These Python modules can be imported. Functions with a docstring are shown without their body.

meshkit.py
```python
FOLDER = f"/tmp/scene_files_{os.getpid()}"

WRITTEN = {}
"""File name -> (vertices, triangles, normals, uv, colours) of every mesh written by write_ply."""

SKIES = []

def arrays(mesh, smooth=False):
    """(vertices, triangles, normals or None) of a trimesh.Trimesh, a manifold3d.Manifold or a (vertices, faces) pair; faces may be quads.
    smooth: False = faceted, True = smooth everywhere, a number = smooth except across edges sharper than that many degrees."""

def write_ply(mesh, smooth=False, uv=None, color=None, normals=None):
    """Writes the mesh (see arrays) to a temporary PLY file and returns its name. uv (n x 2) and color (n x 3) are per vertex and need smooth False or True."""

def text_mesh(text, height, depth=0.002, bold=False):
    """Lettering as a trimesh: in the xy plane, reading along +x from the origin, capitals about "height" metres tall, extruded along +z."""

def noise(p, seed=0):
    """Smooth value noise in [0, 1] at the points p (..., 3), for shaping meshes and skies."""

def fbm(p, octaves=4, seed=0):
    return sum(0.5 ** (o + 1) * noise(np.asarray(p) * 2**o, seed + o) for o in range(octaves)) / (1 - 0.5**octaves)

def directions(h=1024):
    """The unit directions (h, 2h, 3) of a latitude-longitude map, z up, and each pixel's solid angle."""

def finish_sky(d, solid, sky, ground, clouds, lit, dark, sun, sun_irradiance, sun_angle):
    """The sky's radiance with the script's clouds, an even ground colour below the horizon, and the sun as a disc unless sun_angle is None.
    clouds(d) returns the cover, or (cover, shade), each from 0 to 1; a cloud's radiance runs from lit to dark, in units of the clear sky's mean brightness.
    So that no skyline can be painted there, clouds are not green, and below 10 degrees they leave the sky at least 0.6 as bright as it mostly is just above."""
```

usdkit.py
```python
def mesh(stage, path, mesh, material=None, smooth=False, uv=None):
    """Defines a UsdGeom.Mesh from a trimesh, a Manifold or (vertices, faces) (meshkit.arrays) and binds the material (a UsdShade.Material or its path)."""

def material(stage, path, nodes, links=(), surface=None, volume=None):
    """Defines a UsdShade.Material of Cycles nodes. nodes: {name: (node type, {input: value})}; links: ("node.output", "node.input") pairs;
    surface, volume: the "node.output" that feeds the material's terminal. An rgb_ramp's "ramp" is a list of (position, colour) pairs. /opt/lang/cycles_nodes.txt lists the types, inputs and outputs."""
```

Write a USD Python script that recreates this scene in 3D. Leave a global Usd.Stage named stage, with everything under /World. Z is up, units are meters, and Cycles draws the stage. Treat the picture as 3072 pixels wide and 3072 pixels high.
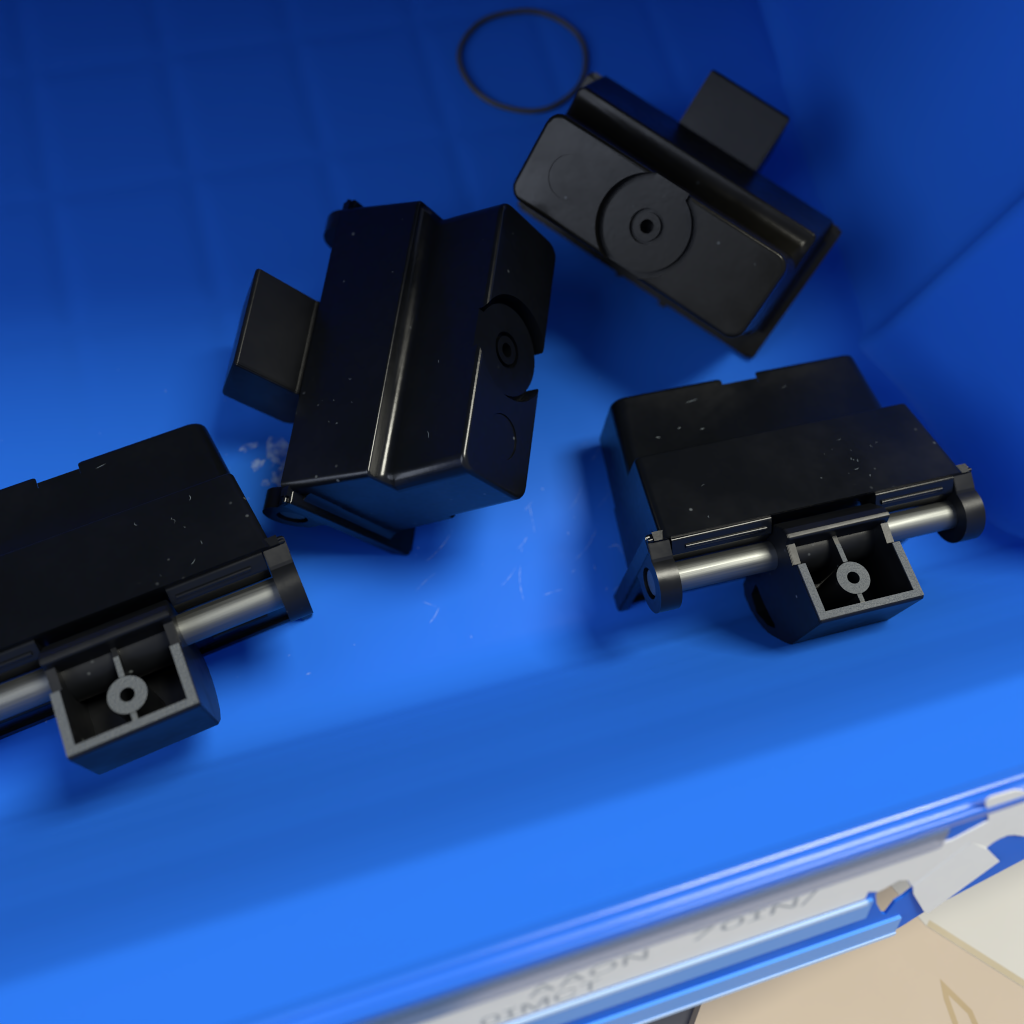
import math, random
import numpy as np
import trimesh, manifold3d as m3
from manifold3d import Manifold, CrossSection
import usdkit, meshkit
from pxr import Usd, UsdGeom, UsdLux, UsdShade, Gf, Sdf, Vt

random.seed(7); RNG = np.random.default_rng(7)
stage = Usd.Stage.CreateInMemory()
UsdGeom.SetStageUpAxis(stage, UsdGeom.Tokens.z); UsdGeom.SetStageMetersPerUnit(stage, 1.0)
UsdGeom.Xform.Define(stage, '/World'); UsdGeom.Scope.Define(stage, '/World/Looks')
MM = 0.001                                   # shapes below are written in millimetres

# ------------------------------------------------------------------ camera, lamps, exposure
CAM_R = np.array([[0.95483, -0.225955, 0.192987], [-0.272281, -0.925384, 0.263681], [0.119007, -0.304317, -0.945108]])
CAM_H = 188.7
cam = UsdGeom.Camera.Define(stage, '/World/camera')
cam.CreateHorizontalApertureAttr(36.0); cam.CreateVerticalApertureAttr(36.0)
cam.CreateFocalLengthAttr(36.0 * 2881.98 / 3072)
cam.CreateClippingRangeAttr(Gf.Vec2f(0.005, 50))
cam.CreateFStopAttr(8.5); cam.CreateFocusDistanceAttr(0.167)
cam.CreateExposureAttr(0.12)
right, up, back = CAM_R[:, 0], -CAM_R[:, 1], -CAM_R[:, 2]
M = np.eye(4); M[:3, 0], M[:3, 1], M[:3, 2], M[:3, 3] = right, up, back, np.array([0, 0, CAM_H]) * MM
cam.AddTransformOp().Set(Gf.Matrix4d(*M.T.ravel().tolist()))

def look_at(eye, target):
    eye, target = np.array(eye, float), np.array(target, float)
    z = eye - target; z /= np.linalg.norm(z)
    x = np.cross([0, 1, 0.01], z); x /= np.linalg.norm(x); y = np.cross(z, x)
    m = np.eye(4); m[:3, 0], m[:3, 1], m[:3, 2], m[:3, 3] = x, y, z, eye
    return Gf.Matrix4d(*m.T.ravel().tolist())

def ceiling_lamp(name, eye, target, w, h, power, color):
    l = UsdLux.RectLight.Define(stage, '/World/' + name)
    l.CreateWidthAttr(w); l.CreateHeightAttr(h); l.CreateIntensityAttr(power); l.CreateColorAttr(Gf.Vec3f(*color))
    l.AddTransformOp().Set(look_at(eye, target))

ceiling_lamp('ceiling_lamp', (0.56, 0.24, 1.25), (0.03, 0.02, 0.0), 0.5, 0.4, 32.0, (1.0, 0.98, 0.84))
ceiling_lamp('added_fill_light', (-1.15, -0.10, 0.92), (0.06, 0.02, 0.0), 1.2, 0.7, 3.5, (0.74, 0.82, 1.0))  # soft fill added from the left to brighten the right wall
usdkit.material(stage, '/World/Looks/room_light', {'bg': ('background_shader', {'color': (0.56, 0.66, 1.0), 'strength': 0.32})}, surface='bg.background')
UsdGeom.Scope.Define(stage, '/World/Looks')
dome = UsdLux.DomeLight.Define(stage, '/World/room_light')
UsdShade.MaterialBindingAPI.Apply(dome.GetPrim()).Bind(UsdShade.Material.Get(stage, '/World/Looks/room_light'))

# ------------------------------------------------------------------ materials
def mat(name, nodes, links, surface='p.BSDF'):
    return usdkit.material(stage, '/World/Looks/' + name, nodes, links, surface=surface)

def plastic(name, base, rough, spec=0.5, bump=0.02, scale=900.0, speck=0.0, rough_var=0.12, coat=0.0, wear=None):
    n = {'g': ('texture_coordinate', {}),
         'n1': ('noise_texture', {'scale': scale, 'detail': 3.0}),
         'n2': ('noise_texture', {'scale': 60.0, 'detail': 4.0, 'roughness': 0.6}),
         'rr': ('map_range', {'from_min': 0.3, 'from_max': 0.7, 'to_min': rough - rough_var, 'to_max': rough + rough_var}),
         'b': ('bump', {'strength': bump, 'distance': 0.0003}),
         'p': ('principled_bsdf', {'base_color': base, 'specular_ior_level': spec, 'coat_weight': coat})}
    l = [('g.object', 'n1.vector'), ('g.object', 'n2.vector'), ('n2.fac', 'rr.value'), ('rr.result', 'p.roughness'),
         ('n1.fac', 'b.height'), ('b.normal', 'p.normal')]
    if speck:
        n['v'] = ('voronoi_texture', {'scale': 330.0, 'randomness': 1.0})
        n['vm'] = ('map_range', {'from_min': 0.05, 'from_max': 0.13, 'to_min': 1.0, 'to_max': 0.0, 'clamp': True})
        n['n3'] = ('noise_texture', {'scale': 120.0, 'detail': 2.0})
        n['nm'] = ('map_range', {'from_min': 0.58, 'from_max': 0.66, 'to_min': 0.0, 'to_max': speck, 'clamp': True})
        n['mm'] = ('math', {'math_type': 'multiply'})
        n['mx'] = ('mix_color', {'a': base, 'b': (0.30, 0.33, 0.33)})
        l += [('g.object', 'v.vector'), ('v.distance', 'vm.value'), ('g.object', 'n3.vector'), ('n3.fac', 'nm.value'), ('vm.result', 'mm.value1'),
              ('nm.result', 'mm.value2'), ('mm.value', 'mx.fac'), ('mx.result', 'p.base_color')]
    return mat(name, n, l)

black_plastic = plastic('black_plastic', (0.0032, 0.0038, 0.0048), 0.25, spec=0.4, rough_var=0.08, speck=0.25, bump=0.05)
black_satin = plastic('black_satin_plastic', (0.0045, 0.005, 0.006), 0.34, spec=0.35, speck=0.4, bump=0.06)
cut_lit_plastic = plastic('sanded_lit_black_plastic', (0.072, 0.08, 0.085), 0.5, speck=0.9, bump=0.9, scale=2600.0, rough_var=0.1)  # same black plastic, cut rough, with its lit grey put into the colour
steel = mat('brushed_steel', {'g': ('texture_coordinate', {}), 'mp': ('mapping', {'scale': (60.0, 4000.0, 4000.0)}), 'n': ('noise_texture', {'scale': 1.0, 'detail': 3.0}),
             'rr': ('map_range', {'from_min': 0.3, 'from_max': 0.7, 'to_min': 0.42, 'to_max': 0.6}), 'b': ('bump', {'strength': 0.15, 'distance': 0.0001}),
             'p': ('principled_bsdf', {'base_color': (0.21, 0.215, 0.205), 'metallic': 1.0})},
            [('g.object', 'mp.vector'), ('mp.vector', 'n.vector'), ('n.fac', 'rr.value'), ('rr.result', 'p.roughness'), ('n.fac', 'b.height'), ('b.normal', 'p.normal')])
BLUE = (0.022, 0.150, 0.68)
def blue_mat(name, base, rough, spec=0.018):
    n = {'g': ('geometry', {}), 'n2': ('noise_texture', {'scale': 45.0, 'detail': 4.0}),
         'rr': ('map_range', {'from_min': 0.3, 'from_max': 0.7, 'to_min': rough - 0.07, 'to_max': rough + 0.1}),
         'n1': ('noise_texture', {'scale': 1500.0, 'detail': 2.0}), 'b': ('bump', {'strength': 0.03, 'distance': 0.0003}),
         'p': ('principled_bsdf', {'base_color': base, 'specular_ior_level': spec})}
    l = [('g.position', 'n2.vector'), ('n2.fac', 'rr.value'), ('rr.result', 'p.roughness'), ('g.position', 'n1.vector'), ('n1.fac', 'b.height'), ('b.normal', 'p.normal')]
    return mat(name, n, l)
blue = blue_mat('blue_plastic', BLUE, 0.30)
blue_gloss = blue_mat('glossy_blue_rim', BLUE, 0.26, 0.5)
edge_highlight = blue_mat('pale_edge_highlight', (0.45, 0.62, 0.85), 0.3, 0.3)  # bright edge highlight painted in as a pale colour
blue_clear = blue_mat('pale_blue_plastic', (0.10, 0.34, 0.82), 0.25, 0.3)
paper_m = mat('label_paper', {'g': ('geometry', {}), 'n': ('noise_texture', {'scale': 300.0, 'detail': 4.0}), 'mx': ('mix_color', {'a': (0.80, 0.80, 0.76), 'b': (0.86, 0.85, 0.80)}),
              'p': ('principled_bsdf', {'roughness': 0.5})}, [('g.position', 'n.vector'), ('n.fac', 'mx.fac'), ('mx.result', 'p.base_color')])
ink = mat('grey_ink', {'p': ('principled_bsdf', {'base_color': (0.40, 0.42, 0.43), 'roughness': 0.6})}, [])
film = mat('clear_film', {'t': ('transparent_bsdf', {'color': (0.93, 0.94, 0.97)}), 'gl': ('glossy_bsdf', {'roughness': 0.12, 'color': (1, 1, 1)}), 'd': ('diffuse_bsdf', {'color': (0.30, 0.52, 0.95)}),
             'm1': ('mix_closure', {'fac': 0.3}), 'm2': ('mix_closure', {}), 'fr': ('fresnel', {'IOR': 1.5})},
           [('t.BSDF', 'm1.closure1'), ('d.BSDF', 'm1.closure2'), ('m1.closure', 'm2.closure1'), ('gl.BSDF', 'm2.closure2'), ('fr.fac', 'm2.fac')], 'm2.closure')
def matte(name, a, b, scale, rough=0.75):
    return mat(name, {'g': ('geometry', {}), 'n': ('noise_texture', {'scale': scale, 'detail': 5.0}), 'mx': ('mix_color', {'a': a, 'b': b}), 'p': ('principled_bsdf', {'roughness': rough})},
               [('g.position', 'n.vector'), ('n.fac', 'mx.fac'), ('mx.result', 'p.base_color')])
tan = matte('tan_cardboard', (0.43, 0.345, 0.25), (0.49, 0.395, 0.29), 40.0)
tan_dark = matte('tan_print', (0.34, 0.25, 0.13), (0.40, 0.30, 0.17), 60.0)
tan_shade = matte('tan_gap_shade', (0.38, 0.31, 0.19), (0.46, 0.39, 0.27), 70.0)  # shaded line between the boards, given as a darker tan
cream = matte('cream_board', (0.47, 0.45, 0.395), (0.53, 0.50, 0.44), 30.0)
dark_grey = matte('dark_grey_surface', (0.05, 0.05, 0.065), (0.07, 0.07, 0.085), 50.0)
rubber = mat('dark_rubber', {'g': ('texture_coordinate', {}), 'n': ('noise_texture', {'scale': 220.0, 'detail': 2.0}), 'mx': ('mix_color', {'a': (0.03, 0.035, 0.03), 'b': (0.10, 0.09, 0.06)}),
              'p': ('principled_bsdf', {'roughness': 0.5})}, [('g.object', 'n.vector'), ('n.fac', 'mx.fac'), ('mx.result', 'p.base_color')])
blocker_grey = matte('grey_blocker', (0.13, 0.14, 0.15), (0.16, 0.17, 0.18), 20.0)
dust = matte('pale_dust', (0.5, 0.55, 0.6), (0.7, 0.72, 0.75), 800.0)

# ------------------------------------------------------------------ helpers
USED = {}
def path_of(name, parent):
    base = parent.GetPath().pathString if parent is not None else '/World'
    k = (base, name); USED[k] = USED.get(k, -1) + 1
    return f'{base}/{name}' + (f'_{USED[k]:03d}' if USED[k] else '')
def tag(p, label=None, cat=None, group=None, kind=None):
    for k, v in (('label', label), ('category', cat), ('group', group), ('kind', kind)):
        if v: p.SetCustomDataByKey(k, v)
    return p
def thing(name, label, cat, group=None, matrix=None):
    x = UsdGeom.Xform.Define(stage, path_of(name, None))
    if matrix is not None: x.AddTransformOp().Set(Gf.Matrix4d(*np.asarray(matrix).T.ravel().tolist()))
    return tag(x.GetPrim(), label, cat, group)
def obj(name, mesh, material, parent=None, smooth=35, label=None):
    v, f, _ = meshkit.arrays(mesh, False)
    t = trimesh.Trimesh(np.asarray(v) * MM, f, process=False)
    p = usdkit.mesh(stage, path_of(name, parent), t, material, smooth=smooth).GetPrim()
    if label: p.SetCustomDataByKey('label', label)
    return p
def box(x0, x1, y0, y1, z0, z1):
    return Manifold.cube([x1 - x0, y1 - y0, z1 - z0]).translate([x0, y0, z0])
def cyl(axis, r, a, b, c, n=48):
    """cylinder along an axis from a to b, c the two other coordinates in order"""
    c0 = Manifold.cylinder(b - a, r, r, n)
    if axis == 'z': return c0.translate([c[0], c[1], a])
    if axis == 'x': return c0.rotate([0, 90, 0]).translate([a, c[0], c[1]])
    return c0.rotate([-90, 0, 0]).translate([c[0], a, c[1]])
def prism_x(poly, x0, x1, bevel=0.25):
    """a profile in (y, z) extruded along x, its end edges eased"""
    P = np.array(poly, float)
    if np.sum(P[:, 0] * np.roll(P[:, 1], -1) - np.roll(P[:, 0], -1) * P[:, 1]) < 0: P = P[::-1]
    cs = CrossSection([P.tolist()]).offset(-0.5, m3.JoinType.Round, 2, 16).offset(0.5, m3.JoinType.Round, 2, 16)
    parts = []
    for k in range(4):
        t = k / 3 * math.pi / 2
        ins, dx = bevel * (1 - math.sin(t)) , bevel * (1 - math.cos(t))
        parts.append(cs.offset(-ins, m3.JoinType.Miter).extrude(x1 - x0 - 2 * dx).translate([0, 0, dx]))
    m = Manifold.batch_boolean(parts, m3.OpType.Add)
    # extrude gave (y, z, x): reorder to (x, y, z)
    return m.transform(np.array([[0, 0, 1, x0], [1, 0, 0, 0], [0, 1, 0, 0]], float))
def rounded(hb0, hb1, y0, y1, z0, z1, rv, rt):
    """block tapering in x from half width hb0 to hb1, vertical edges of radius rv, top edges of radius rt"""
    pts = []
    for sx in (-1, 1):
        for yc, sy in ((y0, -1), (y1, 1)):
            for a in np.linspace(0, math.pi / 2, 6):
                for z, hb, rr in [(z0, hb0, 0.0)] + [(z1 - rt + rt * math.sin(b), hb1, rt * (1 - math.cos(b))) for b in np.linspace(0, math.pi / 2, 5)]:
                    r = rv - rr if rv > rr else 0.0
                    e = 0 if rv > rr else rr - rv
                    pts.append((sx * (hb - rv - e + r * math.cos(a)), yc - sy * (rv + e) + sy * r * math.sin(a), z))
    return Manifold.hull_points(np.array(pts))

# ------------------------------------------------------------------ the bench below
def sheet(name, poly, z0, z1, material, parent=None, smooth=False):
    return obj(name, CrossSection([[list(p) for p in poly]]).extrude(z1 - z0).translate([0, 0, z0]), material, parent, smooth)
tag(sheet('bench_top', [(-900, -900), (900, -900), (900, 900), (-900, 900)], -30, -9, dark_grey), 'dark grey bench surface showing in the gap left of the tan cardboard', None, None, 'structure')

# ------------------------------------------------------------------ the blue bin
bin_ = thing('storage_bin', 'glossy bright blue plastic storage bin holding the four black hinges', 'bin')
XL, XR, YB = -330.0, 141.0, 262.0
def wall_plan(s):   # the right wall's foot, from the front to the back
    pass
# floor: embossed grid of shallow grooves, a cove along the front wall
def floor_height(x, y):
    g = np.zeros_like(x)
    for c, p in ((x, 30.0), (y, 33.3)):
        o = {30.0: -10.0, 33.3: 146.0 - 2.0 * 33.3}[p]
        d = np.abs((c - o + p / 2) % p - p / 2)
        g = np.minimum(g, -0.30 * np.exp(-(d / 2.4) ** 2))
    fade = np.clip((y - 70) / 45, 0.12, 1)
    return g * fade
def grid_mesh(X, Y, Z):
    ny, nx = X.shape
    v = np.stack([X, Y, Z], -1).reshape(-1, 3); i = np.arange(ny * nx).reshape(ny, nx)
    f = np.stack([i[:-1, :-1], i[:-1, 1:], i[1:, 1:], i[1:, :-1]], -1).reshape(-1, 4)
    return trimesh.Trimesh(v, np.vstack([f[:, [0, 1, 2]], f[:, [0, 2, 3]]]), process=False)
xs, ys = np.arange(-330, 152.01, 1.2), np.arange(27, 262.01, 1.2)
X, Y = np.meshgrid(xs, ys)
obj('floor_panel', grid_mesh(X, Y, floor_height(X, Y)), blue, bin_, True)
# front wall: cove, lower wall, flared upper wall, rolled rim
def sweep(profile, x0, x1, n=60, shift=None):
    P = np.array(profile, float); xs = np.linspace(x0, x1, n)
    X = np.tile(xs, (len(P), 1)); Yp = np.tile(P[:, :1], (1, n)); Zp = np.tile(P[:, 1:], (1, n))
    if shift is not None: X, Yp, Zp = shift(X, Yp, Zp)
    return grid_mesh(X, Yp, Zp)
def spline(pts, n=8):
    from scipy.interpolate import CubicSpline, PchipInterpolator
    P = np.array(pts, float); t = np.r_[0, np.cumsum(np.linalg.norm(np.diff(P, axis=0), axis=1))]
    tt = np.linspace(0, t[-1], n * len(P)); return np.stack([PchipInterpolator(t, P[:, k])(tt) for k in (0, 1)], 1)
front = spline([(28.2, 0), (25.5, 0.25), (22.5, 1.3), (19.5, 3.6), (17, 7.5), (12, 17), (4, 33), (-3.9, 48.0), (-5.9, 50.7), (-8.0, 52.0), (-13.5, 54.9), (-17.0, 56.7)], 14)
t_ = np.linspace(0, 1, len(front)); w_ = np.clip(t_ * 6, 0, 1) * np.clip((1 - t_) * 5, 0, 1)
front = front + np.c_[np.zeros(len(front)), 0.10 * np.sin(t_ * 17 + 0.4) + 0.05 * np.sin(t_ * 29 + 1.0) + 0.012 * np.sin(t_ * 83)] * w_[:, None]
obj('front_wall', sweep(front[::-1], XL, XR + 20), blue, bin_, True)
rim = [(-17.0, 56.7), (-17.6, 57.2), (-18.1, 57.6), (-18.6, 57.7), (-18.95, 57.3), (-19.5, 57.2), (-20.1, 57.25), (-20.4, 57.6), (-20.8, 57.75), (-21.3, 57.4), (-21.7, 56.7), (-22.0, 56.0)]
obj('front_rim', sweep(spline(rim, 4)[::-1], XL, XR + 20), blue_gloss, bin_, True)
# outer face of the front with the label channel
FT, FB = np.array([-21.7, 56.0]), np.array([-38.0, 30.0])
FN = np.array([-(FB - FT)[1], (FB - FT)[0]]); FN /= np.linalg.norm(FN); FN = FN if FN[1] > 0 else -FN
FN = FN if FN[0] < 0 else -FN
def face(s, lift=0.0): return FT + (FB - FT) * s + FN * lift
def on_face(x, s, lift=0.0):
    p = face(s, lift); return (x, p[0], p[1])
# ------------------------------------------------------------------ hinges
Y1, Y2, Y3, Y4, Z1, Z2, YP, ZP = 3.94, 9.54, 27.67, 33.66, 18.0, 34.2, 8.05, -5.0
def hb(z): return 30 * (1 - 0.0915 * z / 30)
def housing_mesh():
    lower = rounded(hb(0), hb(Z1), 0.15, Y3, 0.02, Z1, 1.4, 0.45)
    lower = lower.warp_batch(lambda p: np.c_[p[:, 0], np.where(p[:, 1] < Y3 / 2, p[:, 1] + (Y1 - 0.15) * p[:, 2] / Z1, p[:, 1]), p[:, 2]])
    upper = rounded(hb(0), hb(Z2), Y2, Y3, 0.5, Z2, 3.0, 0.9)
    m = lower + upper
    yc, R = (Y2 + Y3) / 2, 9.8
    m -= cyl('z', R, Z2 - 1.7, Z2 + 5, (0, yc), 96)
    ring = cyl('z', R, Z2 - 3.4, Z2 + 5, (0, yc), 96) - cyl('z', 8.5, Z2 - 6, Z2 + 6, (0, yc), 96) - box(-3.7, 3.7, Y2 - 5, yc, Z2 - 6, Z2 + 6)
    m -= ring
    m -= cyl('z', 3.4, Z2 - 3.0, Z2 + 5, (0, yc), 48)
    m += cyl('z', 2.65, Z2 - 4, Z2 - 1.75, (0, yc), 48)
    m -= cyl('z', 1.35, Z2 - 9, Z2 + 5, (0, yc), 32)
    for sx in (1,): m -= cyl('z', 4.2, Z2 - 0.25, Z2 + 5, (sx * 17.5, yc), 48)
    return m
def concave(r, n=6):
    return [(0, 0)] + [(r - r * math.sin(a), r - r * math.cos(a)) for a in np.linspace(0, math.pi / 2, n)][::-1] if False else \
        [(0, 0), (r, 0)] + [(r - r * math.sin(a), r - r * math.cos(a)) for a in np.linspace(0, math.pi / 2, n)][1:]
def plate_mesh():
    m = box(-31.2, 31.2, 0.7, Y4, 0.0, 1.7) + prism_x([(0.1, 0.05), (0.3, 1.0), (5, 1.2), (5, 0.05)], -32.2, 32.2, 0.3)
    # fillet between the housing's front and the plate
    for s in (-1, 1):                                     # flared ends
        cs = CrossSection([[(29.6 + a, 1.6 + b) for a, b in concave(2.4)]])
        e = cs.extrude(Y3 - Y1 - 1).transform(np.array([[1, 0, 0, 0], [0, 0, 1, Y1 + 0.5], [0, 1, 0, 0]], float))
        e = Manifold.hull(e) if False else e
        m += e if s > 0 else e.mirror([1, 0, 0])
    m += box(-30, 30, Y4 - 1.6, Y4, -0.8, 1.7)            # lip at the back
    m += box(-9.2, -7.4, Y4 - 0.3, Y4 + 0.9, -0.2, 1.4) + box(3.0, 4.4, Y4 - 0.3, Y4 + 0.6, 0, 1.4)
    for a, b in ((-25.5, -10.0), (13.0, 25.5)):           # rounded stiffeners under the front edge, thin bar added to catch a glint
        m += prism_x([(0.8, 0.3), (1.0, -0.2), (3.4, -2.4), (7.2, -2.4), (7.2, 0.3)], *((-28, -8.9) if a < 0 else (11.9, 28)), 0.05)
        m += cyl('x', 0.4, a, b, (2.4, -1.6), 20)
        m += cyl('x', 0.55, a + 1, b - 1, (22.0, -0.25), 16) + cyl('x', 0.55, a + 1, b - 1, (27.0, -0.25), 16)
    return m
def flange_mesh(s):
    m = prism_x([(1.5, 1.9), (2.2, -1.6), (Y4 - 0.6, -1.8), (Y4 + 0.1, -1.2), (Y4 - 0.4, 1.9)], 29.9, 32.3, 0.45)
    return m if s > 0 else m.mirror([1, 0, 0])
def ear_mesh(s):
    m = cyl('x', 5.5, 28.2, 32.2, (YP, ZP), 64) + prism_x([(1.2, 0.9), (2.6, -2.6), (4.5, -6), (12, -6), (13.2, -3), (14.5, 0.9)], 28.2, 32.2, 0.2)
    m -= cyl('x', 2.95, 27, 33, (YP, ZP), 40)
    return m if s > 0 else m.mirror([1, 0, 0])
def pin_mesh():
    prof = [(0, -31.7), (2.3, -31.7), (2.68, -31.3), (2.68, 31.3), (2.3, 31.7), (0, 31.7)]
    m = trimesh.creation.revolve(np.array(prof), sections=56)
    v = m.vertices; return trimesh.Trimesh(np.c_[v[:, 2], v[:, 0] + YP, v[:, 1] + ZP], m.faces, process=False)
BX0, BX1 = -8.5, 11.5
def bracket_open():
    prof = [(-0.2, -10.2), (-0.2, -20.7), (0.3, -21.1), (14.2, -20.5), (18.5, -18.6), (21.9, -15.9), (24.5, -12.5), (25.8, -9.5), (26.0, -6.3), (24.6, -4.2), (16, -2.6),
            (12.5, -1.2), (8, -0.5), (3, -1.0), (-0.3, -3.4), (-1.0, -4.6), (-1.0, -5.6), (0.6, -6.1), (1.3, -9.7)]
    m = prism_x(prof, BX0, BX1, 0.35)
    cut = box(BX0 + 1.55, BX1 - 1.55, -5, 13.5, -19.45, -5.9) - cyl('x', 4.6, -40, 40, (YP, ZP), 40)
    m -= cut
    m -= cyl('x', 2.72, -40, 40, (YP, ZP), 40)
    m -= prism_x([(18.6, -6.6), (22.6, -7.4), (23.2, -11.0), (20.5, -14.6), (17.2, -16.4), (18.4, -11)], BX0 - 2, BX0 + 5, 0.05)
    return m
def rim_open():
    o, w, y0, y1 = 0.06, 1.55, -0.32, -0.02
    outer = box(BX0 + .12, BX1 - .12, y0, y1, -20.6, -10.3) - box(BX0 + w, BX1 - w, -5, 5, -19.35, -5)
    cx, cz = 1.6, -14.2
    ring = cyl('y', 3.0, 1.93, 2.05, (cx, cz), 48) - cyl('y', 1.15, 0, 5, (cx, cz), 32)
    return outer + ring + box(1.15, 2.0, 2.2, 2.32, -11.0, -7.5) + box(1.15, 2.0, 2.2, 2.32, -18.6, -17.0)
def boss_open():
    cx, cz = 1.6, -14.2
    m = cyl('y', 3.0, 2.0, 14.0, (cx, cz), 48) - cyl('y', 1.15, -5, 12.5, (cx, cz), 32)
    return m
def rib_open(a, b): return box(1.15, 2.0, 2.3, 13.6, a, b)
def bracket_closed():
    prof = [(-12.4, -3.9), (-11.9, -3.3), (0.5, -1.9), (4.5, -0.3), (8, 0.1), (11.5, -0.9), (13.4, -4), (13.2, -8), (10.6, -14.8), (9.4, -16.0), (-4.2, -17.4), (-5.0, -17.0)]
    m = prism_x(prof, -9.6, 10.4, 0.6)
    hole = prism_x([(-9.8, -5.6), (0.5, -4.4), (3, -9.2), (7.5, -10.5), (8, -20), (-3.6, -20), (-3.9, -15)], -7.9, 8.7, 0.05)
    m -= hole
    m -= cyl('x', 2.72, -40, 40, (YP, ZP), 40)
    return m
def make_hinge(label, matrix, open_cup, body=None):
    black_plastic = body or globals()['black_plastic']
    t = thing('hinge', label, 'hinge', 'black hinges lying in the blue bin', matrix)
    obj('housing', housing_mesh(), black_plastic, t)
    obj('base_plate', plate_mesh(), black_plastic, t)
    for s in (-1, 1):
        fl = obj('side_flange', flange_mesh(s), black_plastic, t)
        obj('pin_ear', ear_mesh(s), black_satin, t)
    obj('hinge_pin', pin_mesh(), steel, t)
    if open_cup:
        b = obj('bracket', bracket_open(), black_satin, t, label='open cup-shaped bracket with a worn rim coloured pale as lit')
        obj('rim', rim_open(), cut_lit_plastic, b); obj('screw_boss', boss_open(), black_satin, b)
        obj('rib', rib_open(-10.9, -5.4), black_satin, b); obj('rib', rib_open(-19.2, -17.2), black_satin, b)
    else:
        obj('bracket', bracket_closed(), black_satin, t, label='bracket turned with its closed flat side up')
    return t
def pose(R, T):
    m = np.eye(4); m[:3, :3] = np.array(R); u, _, v = np.linalg.svd(m[:3, :3]); m[:3, :3] = u @ v; m[:3, 3] = np.array(T) * MM; return m
def copy_of(src, label, matrix):
    x = UsdGeom.Xform.Define(stage, path_of('hinge', None)); x.AddTransformOp().Set(Gf.Matrix4d(*np.asarray(matrix).T.ravel().tolist()))
    p = x.GetPrim(); was = src.GetCustomData()
    p.GetReferences().AddInternalReference(src.GetPath()); p.SetInstanceable(False)
    return tag(p, label, was['category'], was['group'])
PA = pose([[0.9884, 0.0166, -0.1509], [0.1516, -0.1511, 0.9768], [-0.0066, -0.9884, -0.1518]], [-38.12, 43.03, 33.11])
PB = pose([[-0.3934, 0.6352, 0.6646], [-0.9194, -0.2728, -0.2835], [0.0013, -0.7226, 0.6913]], [6.08, 87.8, 23.51])
PD = pose([[0.9996, 0.0045, 0.0291], [-0.0283, -0.1262, 0.9916], [0.0081, -0.992, -0.126]], [85.99, 31.86, 33.04])
PC = pose([[-0.6415, -0.5665, -0.5173], [0.7671, -0.4747, -0.4315], [-0.0011, -0.6736, 0.7391]], [100.11, 115.27, 22.51])
hD = make_hinge('black hinge with both ends of its steel pin showing and its pale-rimmed cup facing up', PD, True)
hA = copy_of(hD, 'black hinge cut off by the left edge of the picture, its cup facing up', PA)
hB = make_hinge('glossy black hinge standing tilted in the middle, its stepped end reflecting blue', PB, False)
brown_black = plastic('brownish_black_plastic', (0.0085, 0.0076, 0.0048), 0.30, spec=0.22, speck=0.3, rough_var=0.12, bump=0.06)
hC = make_hinge('dull brownish black hinge with its round recess facing up, next to the rubber ring', PC, False, brown_black)

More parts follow.
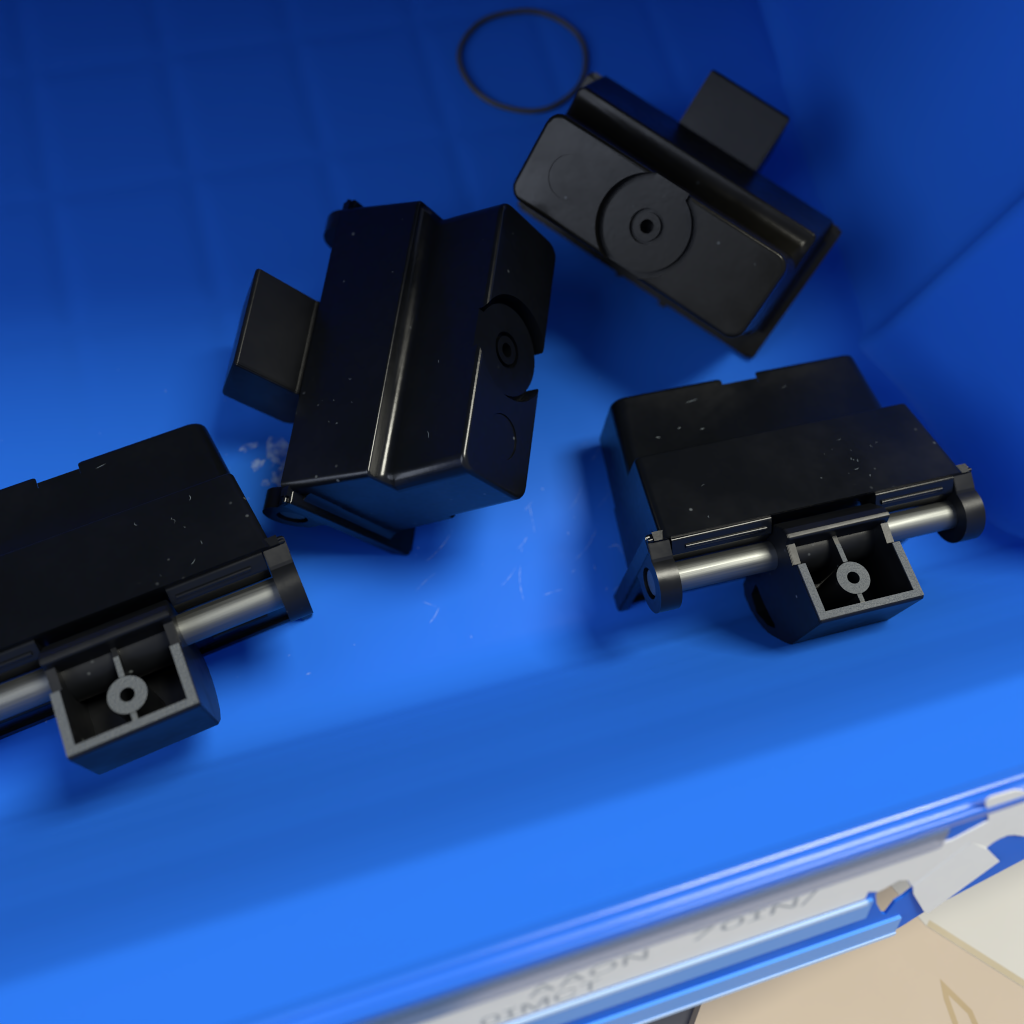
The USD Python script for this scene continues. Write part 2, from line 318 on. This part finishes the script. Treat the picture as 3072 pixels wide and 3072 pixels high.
# ------------------------------------------------------------------ rest of the bin: label channel, walls
def slab(s0, s1, l0, l1, x0, x1):
    """a strip lying on the outer face of the front: from s0 to s1 down the face, between the lifts l0 and l1"""
    q = [face(s0, l0), face(s1, l0), face(s1, l1), face(s0, l1)]
    P = np.array(q)
    if np.sum(P[:, 0] * np.roll(P[:, 1], -1) - np.roll(P[:, 0], -1) * P[:, 1]) < 0: P = P[::-1]
    return CrossSection([P.tolist()]).extrude(x1 - x0).transform(np.array([[0, 0, 1, x0], [1, 0, 0, 0], [0, 1, 0, 0]], float))
skirt_poly = [(XL, -0.02), (XL, 1.0), (68, 1.0), (68.7, 1.06), (69.8, 1.087), (74.8, 0.988), (78.1, 0.903), (94, 0.677), (112, 0.42), (XR + 20, 0.2), (XR + 20, -0.02)]
ARCH = [(66.0, 0.476), (66.9, 0.434), (69.1, 0.39), (70.8, 0.42), (73.1, 0.577), (71.9, 0.628), (70.7, 0.656), (69.9, 0.764), (69.1, 0.746), (67.0, 0.591)]
def section(poly):
    a = sum(p[0] * q[1] - q[0] * p[1] for p, q in zip(poly, poly[1:] + poly[:1]))
    return CrossSection([[list(p) for p in (poly if a > 0 else poly[::-1])]])
def face_poly(poly, l0, l1, hole=None, tilt=None):
    """a flat polygon (x, s) on the face, given thickness; tilt: extra lift by (x, s)"""
    cs = section(poly)
    if hole: cs -= section(hole)
    m = cs.extrude(1.0).to_mesh(); v = np.array(m.vert_properties[:, :3]); f = np.array(m.tri_verts)
    o = np.array([on_face(x, s, l0 + (l1 - l0) * w + (tilt(x, s) if tilt else 0)) for x, s, w in v])
    t = trimesh.Trimesh(o, f, process=False)
    if t.volume < 0: t.invert()
    return t
obj('front_skirt', face_poly(skirt_poly, -0.5, 0.0, ARCH), blue, bin_, False)
h = obj('label_holder', slab(0.50, 0.68, 0.02, 0.5, XL, 65.5), blue_clear, bin_)
obj('holder_lip', slab(0.83, 1.01, 0.02, 0.6, XL, 72.8), blue_clear, h)
obj('holder_edge', slab(0.482, 0.512, 0.3, 0.75, XL, 64.4), edge_highlight, h)  # highlight along the holder edge, put in as a pale strip
obj('holder_edge', slab(0.985, 1.015, 0.55, 0.75, XL, 72.9), edge_highlight, h)
obj('clear_strip', slab(0.0, 0.16, 0.35, 0.6, XL, 74), film, bin_)
# right wall in plan, rising with a little draft
plan = [(156, -30), (149, 2), (144.5, 22), (142.0, 38), (138.0, 56), (134.0, 66), (131.4, 71.2), (131.2, 72.6), (134.2, 75.5), (136, 88), (137.5, 120), (144, 171), (152, 262)]
P = spline(plan, 10); hs = np.array([-0.8, 0, 0.6, 1.6, 3, 5, 8, 12, 20, 32, 44, 56, 68.0])
TOP = 57 + 11 * np.clip((P[:, 1] - 5) / 60, 0, 1) ** 1.3
def out(hh): return -3.2 * np.exp(-hh / 2.2) + 0.06 * hh
Xw = np.stack([P[:, 0] + out(hh) for hh in hs]); Yw = np.stack([P[:, 1] for hh in hs]); Zw = np.stack([np.minimum(hh, TOP * hh / 68.0) if hh > 8 else np.full(len(P), hh) for hh in hs])
obj('side_wall', grid_mesh(Xw[::-1], Yw[::-1], Zw[::-1]), blue, bin_, 50)
bw = spline([(250, -0.6), (256, 0.8), (259, 4), (261, 10), (268, 60), (274, 118)], 6)
obj('rear_wall', sweep(bw, XL, 165), blue, bin_, True)
lw = spline([(XL + 12, -0.6), (XL + 5, 0.8), (XL + 2, 4), (XL, 10), (XL - 6, 118)], 6)
yy = np.linspace(-20, 262, 40)
obj('side_wall', grid_mesh(np.tile(lw[:, :1], (1, 40)), np.tile(yy, (len(lw), 1)), np.tile(lw[:, 1:], (1, 40))), blue, bin_, True)

# added, unseen shelf above, which shades the rear half
tag(sheet('shade_blocker', [(XL - 60, 160), (-50, 124), (140, 96), (260, 80), (260, 460), (XL - 60, 460)], 160, 175, blocker_grey), 'added unseen shelf just above the rear half of the blue bin', 'blocker')

# ------------------------------------------------------------------ paper label
paper = [(-330, 0.15), (57, 0.154), (76, 0.145), (81.2, 0.073), (80.4, 0.0), (78.8, -0.115), (78.7, -0.145), (79.2, -0.158), (83.2, -0.148), (84.6, -0.12), (88, -0.03), (97, 0.06), (100, 0.22),
         (90.7, 0.381), (88.2, 0.321), (86.8, 0.30), (85.5, 0.306), (84.5, 0.325), (83.7, 0.36), (79.6, 0.228), (72.2, 0.509), (70.8, 0.42), (69.1, 0.39), (66.9, 0.43), (66, 0.44), (64.1, 0.40), (64, 0.47), (-330, 0.47)]
lab = thing('paper_label', 'white paper label with grey lettering in the holder along the bin front', 'label')
obj('paper', face_poly(paper, 0.06, 0.26), paper_m, lab, False)
flap = [(79.8, 0.236), (83.8, 0.365), (87.6, 0.541), (78.0, 0.889), (76.9, 0.845), (73.3, 0.608), (72.5, 0.515)]
obj('folded_end', face_poly(flap, 0.06, 0.26, None, lambda x, s: 0.6 * max(0.0, s - 0.236 - (79.8 - x) * 0.0384)), paper_m, lab, False, 'folded down end of the label')
def letters(text, x, s, h, w):
    t = meshkit.text_mesh(text, 1.0, 0.05); v = t.vertices; k = w / (v[:, 0].max() - v[:, 0].min())
    L = np.linalg.norm(FB - FT)
    o = np.array([on_face(x + a * k, s - b * h / L, 0.262 + c) for a, b, c in v]); t = trimesh.Trimesh(o, t.faces, process=False)
    if t.volume < 0: t.invert()
    obj('lettering', t, ink, lab, False)
letters('AAON', 12, 0.295, 2.8, 17); letters('70IN/', 35, 0.285, 2.8, 19); letters('0IMCT', 5, 0.435, 3.0, 17)

# ------------------------------------------------------------------ things on the bench
cb = thing('cardboard_sheet', 'tan cardboard sheet lying in front of the bin', 'cardboard')
sheet('board', [(49.5, -46), (42, -54.5), (0, -100), (60, -160), (210, -160), (112, -64.5), (96.7, -47.9), (84, -20), (49.5, -20)], -8.9, -6.0, tan, cb)
leaf = section([(95.2, -57.5), (97.2, -61), (99.2, -64.5), (99.6, -70), (96, -72), (94.4, -67), (94.5, -61)])
obj('printed_mark', (leaf - leaf.offset(-1.1)).extrude(0.02).translate([0, 0, -5.99]), tan_dark, cb, False)
tag(sheet('board_sheet', [(83.6, -20), (96.3, -47.9), (111.6, -64.5), (209.6, -160), (400, -160), (400, 60), (150, 60)], -8.9, -5.88, cream), 'cream board with a straight edge lying beside the tan cardboard', 'board')

sheet('gap_shade_strip', [(96.4, -47.9), (111.7, -64.5), (209.7, -160), (212.5, -160), (113.0, -64.0), (97.4, -47.1)], -5.87, -5.85, tan_shade, stage.GetPrimAtPath('/World/board_sheet'))  # strip painted for the shade where the two boards meet
# ------------------------------------------------------------------ small things on the floor of the bin
def ring_mesh():
    n, k = 120, 12; v = []
    for i in range(n):
        a = 2 * math.pi * i / n; R = 15.6 + 0.5 * math.sin(2 * a + .6) + 0.25 * math.sin(3 * a) + 0.1 * math.sin(7 * a)
        for j in range(k):
            b = 2 * math.pi * j / k; r = 0.62
            v.append(((R + r * math.cos(b)) * math.cos(a), (R + r * math.cos(b)) * math.sin(a) * 0.97, 0.62 + r * math.sin(b)))
    f = []
    for i in range(n):
        for j in range(k):
            a, b, c, d = i * k + j, ((i + 1) % n) * k + j, ((i + 1) % n) * k + (j + 1) % k, i * k + (j + 1) % k
            f += [(a, b, c), (a, c, d)]
    return trimesh.Trimesh(np.array(v) + [73.2, 163.6, 0.0], f, process=False)
tag(obj('rubber_ring', ring_mesh(), rubber, None, True), 'thin dark rubber ring lying on the bin floor at the back', 'ring')

# pale see-through patches and scratches
pale_m = mat('pale_mark', {'t': ('transparent_bsdf', {}), 'd': ('diffuse_bsdf', {'color': (0.5, 0.68, 0.95)}), 'm': ('mix_closure', {}), 'g': ('geometry', {}),
               'n': ('noise_texture', {'scale': 700.0, 'detail': 4.0}), 'r': ('map_range', {'from_min': 0.38, 'from_max': 0.7, 'to_min': 0.03, 'to_max': 0.6, 'clamp': True})},
              [('g.position', 'n.vector'), ('n.fac', 'r.value'), ('r.result', 'm.fac'), ('t.BSDF', 'm.closure1'), ('d.BSDF', 'm.closure2')], 'm.closure')
def blob(cx, cy, rx, ry, rot, rng, z):
    n = 14; p = []
    for i in range(n):
        a = 2 * math.pi * i / n; k = 1 + rng.normal(0, 0.16)
        x, y = rx * k * math.cos(a), ry * k * math.sin(a)
        p.append((cx + x * math.cos(rot) - y * math.sin(rot), cy + x * math.sin(rot) + y * math.cos(rot), z))
    return trimesh.Trimesh(np.array(p + [(cx, cy, z)]), [(i, (i + 1) % n, n) for i in range(n)], process=False)
rg = np.random.default_rng(3)
for c in [(-9.6, 75.0, 1.5, 1.1, .3), (-8.8, 70.6, 0.8, 0.7, .2), (-10.5, 79.0, 2.0, 0.8, .2), (-4.5, 76.5, 2.6, 3.4, .2), (-5.6, 70.8, 2.0, 2.4, .1)]:
    obj('pale_patch', blob(*c, rg, 0.06), pale_m, bin_, False)
def stroke(x, y, L, w, a, z, bend=0.0):
    t = np.linspace(-0.5, 0.5, 6); px = x + L * (t * math.cos(a)) - bend * L * (t * t) * math.sin(a); py = y + L * (t * math.sin(a)) + bend * L * (t * t) * math.cos(a)
    ww = w * np.sqrt(np.maximum(0.02, 1 - (2 * t) ** 2)); nx, ny = -math.sin(a), math.cos(a)
    v = np.r_[np.c_[px + nx * ww, py + ny * ww, np.full(6, z)], np.c_[px - nx * ww, py - ny * ww, np.full(6, z)]]
    f = [q for i in range(5) for q in ((i, 6 + i, 7 + i), (i, 7 + i, i + 1))]
    return trimesh.Trimesh(v, f, process=False)
marks = [stroke(-8.7, 30.6, 1.0, .15, .1, .05), stroke(23.5, 29.6, .6, .2, 1.2, .05), stroke(52.9, 32.0, .8, .2, .6, .05), stroke(-32.2, 31.0, .7, .2, 1.4, .05), stroke(138.0, 95.0, .9, .4, .6, .05)]
for i in range(34):
    a = rg.normal(0.75, 0.35) if rg.random() < 0.7 else rg.uniform(0, 3.1)
    marks.append(stroke(rg.normal(38, 26), 31 + abs(rg.normal(6, 22)), abs(rg.normal(0, 4.0)) + 0.4, rg.uniform(.03, .09), a, 0.04 + 0.0002 * i, rg.normal(0, .25)))
for i in range(90):
    marks.append(stroke(rg.uniform(-60, 125), 30 + rg.uniform(0, 75), rg.uniform(.15, .5), rg.uniform(.06, .16), rg.uniform(0, 3), 0.07 + 0.0002 * i))
tag(obj('scratches', trimesh.util.concatenate(marks), pale_m, bin_, False), None, None, None, 'stuff')
flat_scratch = mat('pale_scratch', {'p': ('principled_bsdf', {'base_color': (0.16, 0.19, 0.20), 'roughness': 0.4})}, [])
def front_marks(seed, n, cx, cz):
    g = np.random.default_rng(seed); out = []
    for i in range(n):
        k = i % 3 != 0
        x, z = (g.normal(cx, 3.0), g.normal(cz, 3.5)) if k else (g.uniform(-25, 25), g.uniform(2, 16))
        m = stroke(x, z, abs(g.normal(0, .6)) + .1, g.uniform(.015, .045), g.uniform(0, 3.1), 0, g.normal(0, .9))
        v = np.array(m.vertices); y = 0.15 + (Y1 - 0.15) * v[:, 1] / Z1 - 0.02 - 0.0003 * i
        out.append(trimesh.Trimesh(np.c_[v[:, 0], y, v[:, 1]], m.faces, process=False))
    for i in range(n // 3):
        m = stroke(g.uniform(-22, 22), g.uniform(Z1 + 1, Z2 - 2), abs(g.normal(0, 1.4)) + .15, g.uniform(.02, .05), g.uniform(-.4, .4), 0)
        v = np.array(m.vertices); out.append(trimesh.Trimesh(np.c_[v[:, 0], np.full(len(v), Y2 - 0.02), v[:, 1]], m.faces, process=False))
    return trimesh.util.concatenate(out)
tag(obj('scratches', front_marks(11, 15, 9, 8), flat_scratch, hD, False), None, None, None, 'stuff')
tag(obj('scratches', front_marks(12, 9, 15, 10), flat_scratch, hB, False), None, None, None, 'stuff')
tag(obj('scratches', front_marks(29, 11, 17, 10), flat_scratch, hA, False), None, None, None, 'stuff')
